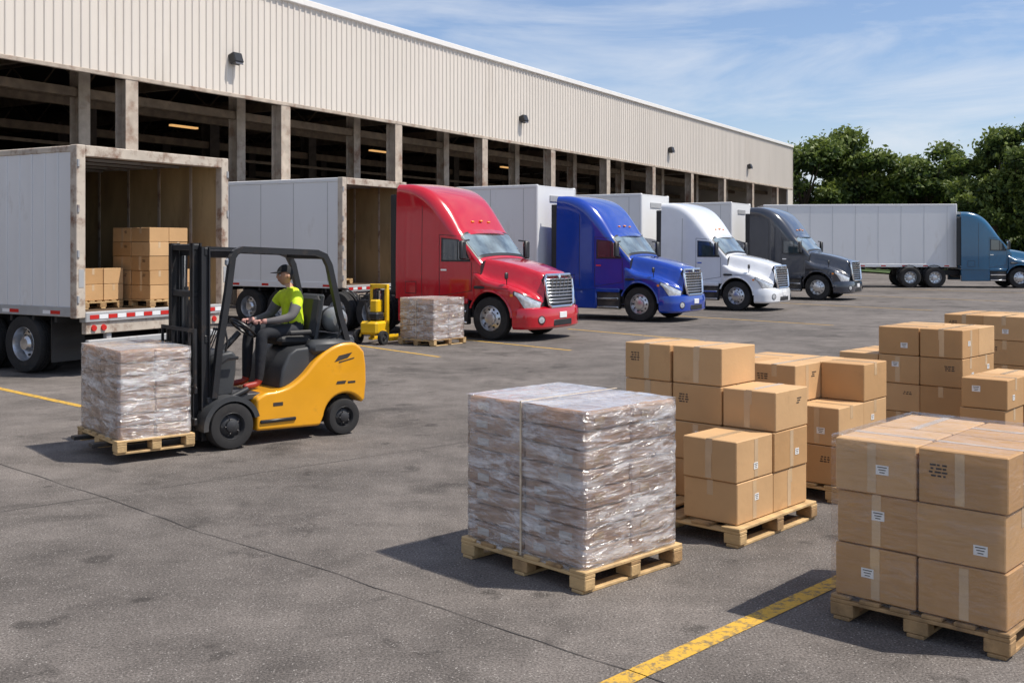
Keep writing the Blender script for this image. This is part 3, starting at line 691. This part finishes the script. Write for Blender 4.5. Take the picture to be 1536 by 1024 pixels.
body('dashboard_cowl',[(.18,.55),(.17,.80),(.12,.95),(.03,1.03),(-.10,1.05),(-.15,1.0),(-.14,.8),(-.10,.56)],.36,'forklift_grey',.035)
mb=MB()
mb.bx(-1.0,-1.6,.3,.50,.95,1.12,'forklift_grey',.05); mb.bx(-1.0,-1.6,-.50,-.3,.95,1.12,'forklift_grey',.05)
mb.bx(-1.15,-1.69,-.32,.32,.14,.48,'forklift_grey',.04)
mb.bx(-.75,.22,-.42,.42,.5,.57,'forklift_grey',.01); mb.bx(-.29,.2,-.34,.34,.16,.5,'forklift_grey',.02)
for sg in(-1,1):
    p=arc(0,.25,.33,-5,165,18)+arc(0,.25,.275,165,-5,18)
    mb.prism(p,sg*.34,sg*.57,'forklift_grey')
    mb.bx(-.78,-.34,sg*.50,sg*.55,.24,.28,'mast_black',.01)
mb.tube([(-.06,0,.95),(-.34,0,1.22)],.035,'mast_black')
cw=Vector((-.38,.02,1.27)); ax=Vector((-.62,0,.78)).normalized(); u=Vector((0,1,0)); w=ax.cross(u)
mb.tube([cw+(u*math.cos(a)+w*math.sin(a))*.165 for a in np.linspace(0,2*math.pi,25)],.016,'mast_black',8)
for a in(0,2.1,4.2): mb.tube([cw,cw+(u*math.cos(a)+w*math.sin(a))*.16],.012,'mast_black',6)
mb.lathe([(0,.03),(.04,.02),(.05,0)],cw,ax,'mast_black',12); mb.cyl(cw+u*.14,cw+u*.14+ax*.06,.02,'mast_black',8)
for y in(-.2,-.26,-.32): mb.tube([(-.08,y,1.0),(-.18,y,1.24)],.008,'chrome',6); mb.lathe([(0,0),(.018,.01),(.018,.03),(0,.04)],(-.18,y,1.23),(-.3,0,1),'mast_black',8)
mb.tube([(-.02,.30,.95),(-.05,.33,1.15),(-.02,.30,1.35)],.012,'mast_black')
mb.obj('hood_floor_and_controls',FK,40)
mb=MB()
mb.box((-.95,0,1.11),(.46,.48,.12),'seat',Matrix.Rotation(-.06,3,'Y'),.045); mb.box((-1.22,0,1.36),(.12,.46,.52),'seat',Matrix.Rotation(-.18,3,'Y'),.045)
for sg in(-1,1): mb.box((-.98,sg*.265,1.2),(.3,.05,.06),'seat',None,.02)
mb.box((-1.255,0,1.36),(.05,.50,.56),'forklift_grey',Matrix.Rotation(-.18,3,'Y'),.03)
mb.obj('operator_seat',FK)
mb=MB(); mb.lathe([(0,-.34),(.09,-.33),(.14,-.27),(.15,-.2),(.15,.2),(.14,.27),(.09,.33),(0,.34)],(-1.47,0,1.33),(0,1,0),'tank_grey',22)
for y in(-.15,.15): mb.lathe([(.153,-.02),(.158,-.02),(.158,.02),(.153,.02)],(-1.47,y,1.33),(0,1,0),'mast_black',22)
mb.cyl((-1.47,.33,1.33),(-1.47,.42,1.33),.03,'chrome'); mb.tube([(-1.47,.42,1.33),(-1.4,.46,1.2),(-1.35,.4,1.05)],.012,'mast_black')
mb.obj('gas_bottle',FK)
mb=MB()
for sg in(-1,1):
    y=sg*.44
    mb.tube([(.16,y,.56),(.10,y,1.1),(.0,y,1.7),(-.05,y,2.08),(-.09,y,2.14),(-.16,y,2.17),(-1.10,y,2.13),(-1.20,y,2.09),(-1.26,y,1.98),(-1.40,y,1.4),(-1.50,y,1.08)],.034,'mast_black',sq=True)
    mb.tube([(.13,y,.9),(.0,y,.98),(-.12,y,.98)],.02,'mast_black',6)
for x in np.linspace(-.16,-1.08,9): mb.box((x,0,2.15+.02*(x+.6)),(.05,.84,.03),'mast_black')
mb.box((-.07,0,2.12),(.06,.9,.09),'mast_black',None,.01); mb.box((-1.2,0,2.09),(.06,.9,.07),'mast_black',None,.01)
mb.box((-.03,.40,2.03),(.07,.09,.09),'headlight',None,.02); mb.box((-.03,-.40,2.03),(.07,.09,.09),'headlight',None,.02)
mb.obj('overhead_guard',FK)
mb=MB()
for sg in(-1,1):
    for x,yy,z1 in((.23,.36,2.2),(.30,.29,2.24)):
        y=sg*yy; mb.bx(x-.05,x+.05,y-.012,y+.012,.10,z1,'mast_black'); mb.bx(x-.05,x-.035,y-.05,y+.04,.10,z1,'mast_black'); mb.bx(x+.035,x+.05,y-.05,y+.04,.10,z1,'mast_black')
    mb.cyl((.20,sg*.22,.2),(.20,sg*.22,1.75),.035,'mast_black'); mb.cyl((.20,sg*.22,1.75),(.20,sg*.22,2.12),.02,'chrome')
    mb.tube([(.27,sg*.13,.4),(.27,sg*.13,2.1)],.014,'forklift_grey',6); mb.tube([(.24,sg*.07,.35),(.27,sg*.07,1.2),(.25,sg*.07,2.1)],.012,'mast_black',6)
    mb.cyl((.2,sg*.41,.45),(-.25,sg*.41,.62),.035,'mast_black')
for z in(.22,1.15,2.1): mb.bx(.17,.24,-.38,.38,z,z+.09,'mast_black',.01)
for z in(2.16,1.65): mb.bx(.26,.34,-.31,.31,z,z+.07,'mast_black',.01)
mb.bx(.345,.385,-.45,.45,.28,.36,'mast_black',.01); mb.bx(.345,.385,-.45,.45,.62,.70,'mast_black',.01)
for y in(-.25,0,.25): mb.bx(.345,.38,y-.03,y+.03,.28,.70,'mast_black')
for z in(.75,1.28): mb.bx(.36,.39,-.46,.46,z,z+.04,'mast_black')
for y in np.linspace(-.45,.45,7): mb.bx(.362,.388,y-.012,y+.012,.7,1.3,'mast_black')
for sg in(-1,1):
    mb.bx(.385,.42,sg*.28-.06,sg*.28+.06,.16,.72,'mast_black',.006); mb.bx(.385,1.42,sg*.28-.055,sg*.28+.055,.155,.195,'mast_black',.006)
mb.obj('mast_and_forks',FK)
mb=MB()
for sg in(-1,1):
    wheel(mb,(0,sg*.47,.255),.255,.2,sg,'rim_dark',holes=5); wheel(mb,(-1.42,sg*.445,.21),.21,.17,sg,'rim_dark',holes=5)
mb.cyl((0,-.4,.255),(0,.4,.255),.08,'mast_black'); mb.cyl((-1.42,-.4,.21),(-1.42,.4,.21),.06,'mast_black')
mb.obj('wheels',FK)
mb=MB()
for sg in(1,-1):
    y=sg*.531
    mb.prism([(-1.28,.86),(-1.46,.90),(-1.52,.96),(-1.34,.93)],y,y+sg*.002,'ink'); mb.prism([(-1.34,.845),(-1.54,.885),(-1.55,.90),(-1.34,.86)],y,y+sg*.002,'ink')
    mb.prism([(-1.30,.60),(-1.42,.60),(-1.44,.635),(-1.32,.635)],y,y+sg*.002,'ink'); mb.bx(-1.56,-1.46,y,y+sg*.002,.60,.625,'ink'); mb.bx(-.62,-.5,y,y+sg*.002,.42,.46,'ink')
mb.obj('decals',FK)
wrapped_load((.44,-.62),0,.82,1.22,.90,7,2,2,base=.195-.1,parent=FK,name='load_pallet')
DR=root('forklift_driver',fo,FY)
def skin_fig(name,joints,edges,rootv,parent,mats,sub=2):
    names=list(joints); me=D.meshes.new(name+'_s'); me.from_pydata([joints[n][0] for n in names],[(names.index(a),names.index(b)) for a,b,_ in edges],[])
    o=D.objects.new(name+'_s',me); SC.collection.objects.link(o)
    m=o.modifiers.new('k','SKIN'); m.use_smooth_shade=True
    sv=me.skin_vertices[0].data
    for i,n in enumerate(names):
        r=joints[n][1]; sv[i].radius=(r,r) if not isinstance(r,tuple) else r; sv[i].use_root=(n==rootv)
    s=o.modifiers.new('s','SUBSURF'); s.levels=sub; s.render_levels=sub
    dg=bpy.context.evaluated_depsgraph_get(); dg.update(); ev=o.evaluated_get(dg); nm=D.meshes.new_from_object(ev); nm.name=name
    D.objects.remove(o)
    nm.materials.clear()
    for k in mats: nm.materials.append(MT[k])
    rd=lambda n:(joints[n][1] if not isinstance(joints[n][1],tuple) else joints[n][1][0])
    idx=[]
    for p in nm.polygons:
        c=p.center; best=1e9;bm=0
        for a,b,k in edges:
            A=Vector(joints[a][0]);B=Vector(joints[b][0]);d=B-A; t=max(0,min(1,(c-A).dot(d)/max(d.length_squared,1e-9))); q=(A+d*t-c).length-.5*(rd(a)*(1-t)+rd(b)*t)
            if q<best: best=q;bm=mats.index(k)
        idx.append(bm)
    nm.polygons.foreach_set('material_index',idx); nm.polygons.foreach_set('use_smooth',[True]*len(nm.polygons))
    ob=D.objects.new(name,nm); SC.collection.objects.link(ob); ob.parent=parent; return ob
J={'pelvis':((-1.0,0,1.22),(.16,.14)),'waist':((-1.03,0,1.36),(.15,.13)),'chest':((-1.02,0,1.52),(.175,.14)),'upper':((-.99,0,1.64),(.13,.10)),'neck0':((-.97,0,1.71),.06),'neck1':((-.945,0,1.79),.055)}
E=[('pelvis','waist','hivis'),('waist','chest','hivis'),('chest','upper','hivis'),('upper','neck0','hivis'),('neck0','neck1','skin')]
for n,sg in(('L',1),('R',-1)):
    J.update({n+'sh':((-.99,sg*.18,1.635),.085),n+'ua':((-.94,sg*.245,1.52),.074),n+'el':((-.86,sg*.27,1.385),.058),n+'fa':((-.72,sg*.22,1.355),.047),n+'wr':((-.60,sg*.17,1.345),.032),n+'pm':((-.545,sg*.155,1.345),.034),
      n+'hp':((-.97,sg*.10,1.20),.11),n+'th':((-.76,sg*.14,1.22),.098),n+'kn':((-.54,sg*.17,1.20),.076),n+'cf':((-.53,sg*.17,1.02),.070),n+'an':((-.51,sg*.165,.69),.052),n+'fb':((-.49,sg*.165,.635),.042),n+'to':((-.30,sg*.18,.615),.035)})
    E+=[('upper',n+'sh','hivis'),(n+'sh',n+'ua','hivis'),(n+'ua',n+'el','sleeve'),(n+'el',n+'fa','sleeve'),(n+'fa',n+'wr','sleeve'),(n+'wr',n+'pm','glove'),
      ('pelvis',n+'hp','trouser'),(n+'hp',n+'th','trouser'),(n+'th',n+'kn','trouser'),(n+'kn',n+'cf','trouser'),(n+'cf',n+'an','trouser'),(n+'an',n+'fb','shoe'),(n+'fb',n+'to','shoe')]
skin_fig('body',J,E,'pelvis',DR,['hivis','skin','sleeve','glove','trouser','shoe'])
for sg in(1,-1):
    FJ={'p':((-.56,sg*.155,1.345),.026),'q':((-.53,sg*.15,1.348),.028)};FE=[('p','q','glove')]
    for i,dy in enumerate((-.03,-.011,.009,.028)):
        l=(.9,1,.95,.75)[i]; b=(-.505,sg*.15+dy,1.352)
        FJ.update({'a%d'%i:(b,.0105),'b%d'%i:((b[0]+.030*l,b[1],1.358),.0095),'c%d'%i:((b[0]+.046*l,b[1],1.335),.009),'d%d'%i:((b[0]+.034*l,b[1],1.315),.008)})
        FE+=[('q','a%d'%i,'glove'),('a%d'%i,'b%d'%i,'glove'),('b%d'%i,'c%d'%i,'glove'),('c%d'%i,'d%d'%i,'glove')]
    FJ.update({'t0':((-.54,sg*.15-sg*.035,1.335),.012),'t1':((-.515,sg*.15-sg*.05,1.32),.0105),'t2':((-.49,sg*.15-sg*.045,1.312),.009)})
    FE+=[('p','t0','glove'),('t0','t1','glove'),('t1','t2','glove')]
    skin_fig('hand',FJ,FE,'p',DR,['glove'],1)
mb=MB(); hc=Vector((-.925,0,1.865)); rows=[]
for i in range(21):
    ph=math.pi*i/20; row=[]
    for j in range(32):
        th=2*math.pi*j/32; x=math.sin(ph)*math.cos(th); y=math.sin(ph)*math.sin(th); z=math.cos(ph)
        sx,sy,sz=.098,.077,.120
        if z<0: sy*=1-.28*(-z)**1.3; 
        if z<-.1 and x<0: sx*=1-.25*(-z)
        X=x*sx; 
        if x>0: 
            X=x*sx*(1-.10*max(0,-z))
            if abs(y)<.28: X+=.024*math.exp(-((z+.18)/.17)**2)*(1-abs(y)/.28)
            if abs(y)<.35: X+=.006*math.exp(-((z+.50)/.09)**2)
            X-=.007*math.exp(-((z-.02)/.1)**2)*math.exp(-((abs(y)-.36)/.15)**2)
        row.append(hc+Vector((X,y*sy,z*sz)))
    rows.append(row)
mb.grid(rows,'skin',wrap=True)
for sg in(-1,1):
    mb.lathe([(0,.010),(.010,.006),(.013,0)],hc+Vector((.083,sg*.029,.002)),(1,sg*.25,0),'eye_white',12); mb.lathe([(0,.0125),(.005,.0115),(.006,.009)],hc+Vector((.084,sg*.029,.002)),(1,sg*.25,0),'ink',10)
    mb.tube([hc+Vector((.093,sg*.014,.020)),hc+Vector((.092,sg*.032,.024)),hc+Vector((.078,sg*.048,.018))],.004,'hair',6)
    mb.lathe([(0,.016),(.018,.014),(.026,.004),(.018,-.01)],hc+Vector((-.008,sg*.072,-.012)),(-.35,sg,0),'skin',14)
mb.tube([hc+Vector((.082,-.022,-.064)),hc+Vector((.093,0,-.062)),hc+Vector((.082,.022,-.064))],.005,'lips',6)
mb.obj('head',DR,60,recalc=True)
# short dark hair below the cap at the back of the head
mb=MB(); rows=[]
for i in range(8):
    z=.035-.085*i/7; row=[]
    for a in np.linspace(math.radians(105),math.radians(255),17):
        f=math.sqrt(max(0,1-(z/.12)**2)); row.append(hc+Vector((.102*f*math.cos(a)*(1 if z>0 else 1+z*1.2),.082*f*math.sin(a),z)))
    rows.append(row)
mb.grid(rows,'hair'); mb.obj('hair',DR,60,recalc=False)
mb=MB(); rows=[]
for i in range(12):
    ph=math.pi*.60*i/11; row=[]
    for j in range(32):
        th=2*math.pi*j/32; x=math.sin(ph)*math.cos(th); zz=math.cos(ph)
        zz=max(zz,.30 if x>.15 else (.10 if x<-.2 else .30-.20*min(1,max(0,(.15-x)/.35))))
        row.append(hc+Vector((math.sin(ph)*math.cos(th)*.106,math.sin(ph)*math.sin(th)*.085,zz*.128)))
    rows.append(row)
mb.grid(rows,'cap_black',wrap=True)
rows=[]
for a in np.linspace(-1.0,1.0,15):
    rows.append([hc+Vector((.098*math.cos(a),.082*math.sin(a),.042)),hc+Vector((.10+.085*math.cos(a*1.2),.078*math.sin(a),.030)),hc+Vector((.10+.083*math.cos(a*1.2),.076*math.sin(a),.024)),hc+Vector((.096*math.cos(a),.08*math.sin(a),.034))])
mb.grid(rows,'cap_black'); mb.obj('cap',DR,60,recalc=False)
# ================================================================== STACKER + small load
SR=root('walkie_pallet_stacker',(-2.98,24.6,0),math.radians(-118))
mb=MB()
for sg in(-1,1):
    mb.bx(.05,.15,sg*.2-.035,sg*.2+.035,.10,1.32,'stacker_yellow',.008); mb.bx(.06,.14,sg*.13-.02,sg*.13+.02,.2,1.22,'mast_black')
    mb.bx(-1.0,.1,sg*.27-.05,sg*.27+.05,.06,.13,'stacker_yellow',.01); wheel(mb,(-.9,sg*.27,.07),.07,.09,sg,'rim_dark',holes=0)
    wheel(mb,(.45,sg*.34,.16),.16,.10,sg,'rim_dark',holes=4); mb.tube([(.2,sg*.25,.3),(.4,sg*.3,.24),(.45,sg*.3,.16)],.03,'stacker_yellow',6)
mb.bx(.05,.15,-.24,.24,1.25,1.35,'stacker_yellow',.01); mb.bx(.05,.15,-.2,.2,.62,.70,'stacker_yellow',.01)
mb.cyl((.1,0,.3),(.1,0,1.2),.03,'chrome'); mb.bx(.12,.55,-.24,.24,.22,.52,'stacker_yellow',.05); mb.bx(.14,.42,-.17,.17,.52,.72,'mast_black',.04)
mb.tube([(.45,0,.45),(.62,0,.8),(.68,0,1.02)],.025,'mast_black'); mb.tube([(.68,-.13,1.0),(.70,-.13,1.12),(.70,.13,1.12),(.68,.13,1.0),(.68,-.13,1.0)],.018,'mast_black')
mb.bx(.1,.35,-.1,.1,.7,1.0,'stacker_yellow',.03)
mb.obj('stacker_body',SR)
wrapped_load((-1.72,23.6),math.radians(52),1.1,1.1,.90,6,2,2)
# ================================================================== FOREGROUND LOADS
wrapped_load((.46,6.76),math.radians(43.4),1.0,1.2,1.0,8,2,2)
YS=math.atan2(.735,.678)
box_stack((1.66,7.80),YS,{(0,0):2,(1,0):3,(1,1):4,(1,2):4,(0,1):0,(0,2):1},.54,.475,.31,1.2,1.45,off=(.05,.05))
box_stack((2.80,9.15),YS,{(0,0):2,(1,0):3,(0,1):3,(1,1):3,(0,2):3,(1,2):3},.5,.42,.335,1.15,1.3)
box_stack((4.62,10.95),YS,{(0,0):4,(0,1):4,(1,0):4,(1,1):4,(0,2):3,(1,2):3},.47,.45,.30,1.05,1.4)
box_stack((4.50,9.72),YS,{(0,0):3,(1,0):3},.5,.42,.28,1.1,.5)
box_stack((6.25,13.0),YS,{(0,0):4,(1,0):4,(0,1):4,(1,1):4},.5,.5,.30,1.1,1.1)
RD=box_stack((2.64,5.68),YS,{(0,0):3,(0,1):3,(1,0):3,(1,1):3},.575,.49,.31,1.2,1.02,pk='wood_dark')
mb=MB(); zt_=.146+.93
rows=[]
x0,x1,y0,y1=.006,1.189,.006,1.016
for q in range(14):
    z=.13+(zt_-.12)*q/13; ring=[]
    for (a,b) in(((x0,y0),(x1,y0)),((x1,y0),(x1,y1)),((x1,y1),(x0,y1)),((x0,y1),(x0,y0))):
        for i in range(12): ring.append((a[0]+(b[0]-a[0])*i/12+RNG.normal(0,.001),a[1]+(b[1]-a[1])*i/12+RNG.normal(0,.001),z))
    rows.append(ring)
mb.grid(rows,'film_thin',wrap=True)
mb.grid([[(x0+(x1-x0)*i/12,y0+(y1-y0)*j/12,zt_+.014) for j in range(13)] for i in range(13)],'film_thin'); mb.obj('stretch_film',RD,80,recalc=False)
# ================================================================== LIGHT / SKY / CAMERA
S=Vector((.66,-.12,1.12)).normalized(); el=math.asin(S.z); rot=math.atan2(S.x,S.y)
sd=D.lights.new('sun','SUN'); sd.energy=5.0; sd.angle=math.radians(.5); sd.color=(1,.94,.85); so=D.objects.new('sun',sd); SC.collection.objects.link(so); so.rotation_euler=S.to_track_quat('Z','Y').to_euler(); so.location=(20,-5,40)
w=D.worlds.new('World'); SC.world=w; w.use_nodes=True; nt=w.node_tree; nt.nodes.clear(); L=nt.links.new
out=_n(nt,'ShaderNodeOutputWorld'); bg=_n(nt,'ShaderNodeBackground'); sky=_n(nt,'ShaderNodeTexSky',sky_type='NISHITA'); sky.sun_disc=False; sky.sun_elevation=el; sky.sun_rotation=rot; sky.air_density=1.; sky.dust_density=.6; sky.ozone_density=3.
tc=_n(nt,'ShaderNodeTexCoord'); mp=_n(nt,'ShaderNodeMapping'); mp.inputs['Scale'].default_value=(1.5,1.5,6.5); mp.inputs['Rotation'].default_value=(.05,.10,.3); L(tc.outputs['Generated'],mp.inputs[0])
n=_n(nt,'ShaderNodeTexNoise'); n.inputs['Scale'].default_value=2.6; n.inputs['Detail'].default_value=10; n.inputs['Roughness'].default_value=.6; n.inputs['Distortion'].default_value=.5; L(mp.outputs[0],n.inputs['Vector'])
mr=_n(nt,'ShaderNodeMapRange'); mr.inputs[1].default_value=.40; mr.inputs[2].default_value=.68; mr.inputs[3].default_value=.08; mr.inputs[4].default_value=.72; L(n.outputs[0],mr.inputs[0])
sx=_n(nt,'ShaderNodeSeparateXYZ'); L(tc.outputs['Generated'],sx.inputs[0]); hz=_n(nt,'ShaderNodeMapRange'); hz.inputs[1].default_value=0; hz.inputs[2].default_value=.16; hz.inputs[3].default_value=.55; hz.inputs[4].default_value=0; L(sx.outputs[2],hz.inputs[0])
mxx=_n(nt,'ShaderNodeMath',operation='MAXIMUM'); L(mr.outputs[0],mxx.inputs[0]); L(hz.outputs[0],mxx.inputs[1])
tint=_n(nt,'ShaderNodeMix',data_type='RGBA',blend_type='MULTIPLY'); tint.inputs[0].default_value=1; L(sky.outputs[0],tint.inputs[6]); tint.inputs[7].default_value=(.95,1.0,1.12,1)
mx=_n(nt,'ShaderNodeMix',data_type='RGBA'); L(mxx.outputs[0],mx.inputs[0]); L(tint.outputs[2],mx.inputs[6]); mx.inputs[7].default_value=(6.8,7.1,7.6,1)
L(mx.outputs[2],bg.inputs[0]); bg.inputs[1].default_value=.12; L(bg.outputs[0],out.inputs[0])
cd=D.cameras.new('camera'); co=D.objects.new('camera',cd); SC.collection.objects.link(co); co.location=(0,0,2.2); co.rotation_euler=(math.radians(90),0,0); cd.sensor_width=36; cd.clip_end=3000; cd.clip_start=.1; SC.camera=co
cd.lens=37.69; cd.shift_y=-.0924
SC.view_settings.view_transform='Standard'; SC.view_settings.look='None'; SC.view_settings.exposure=0
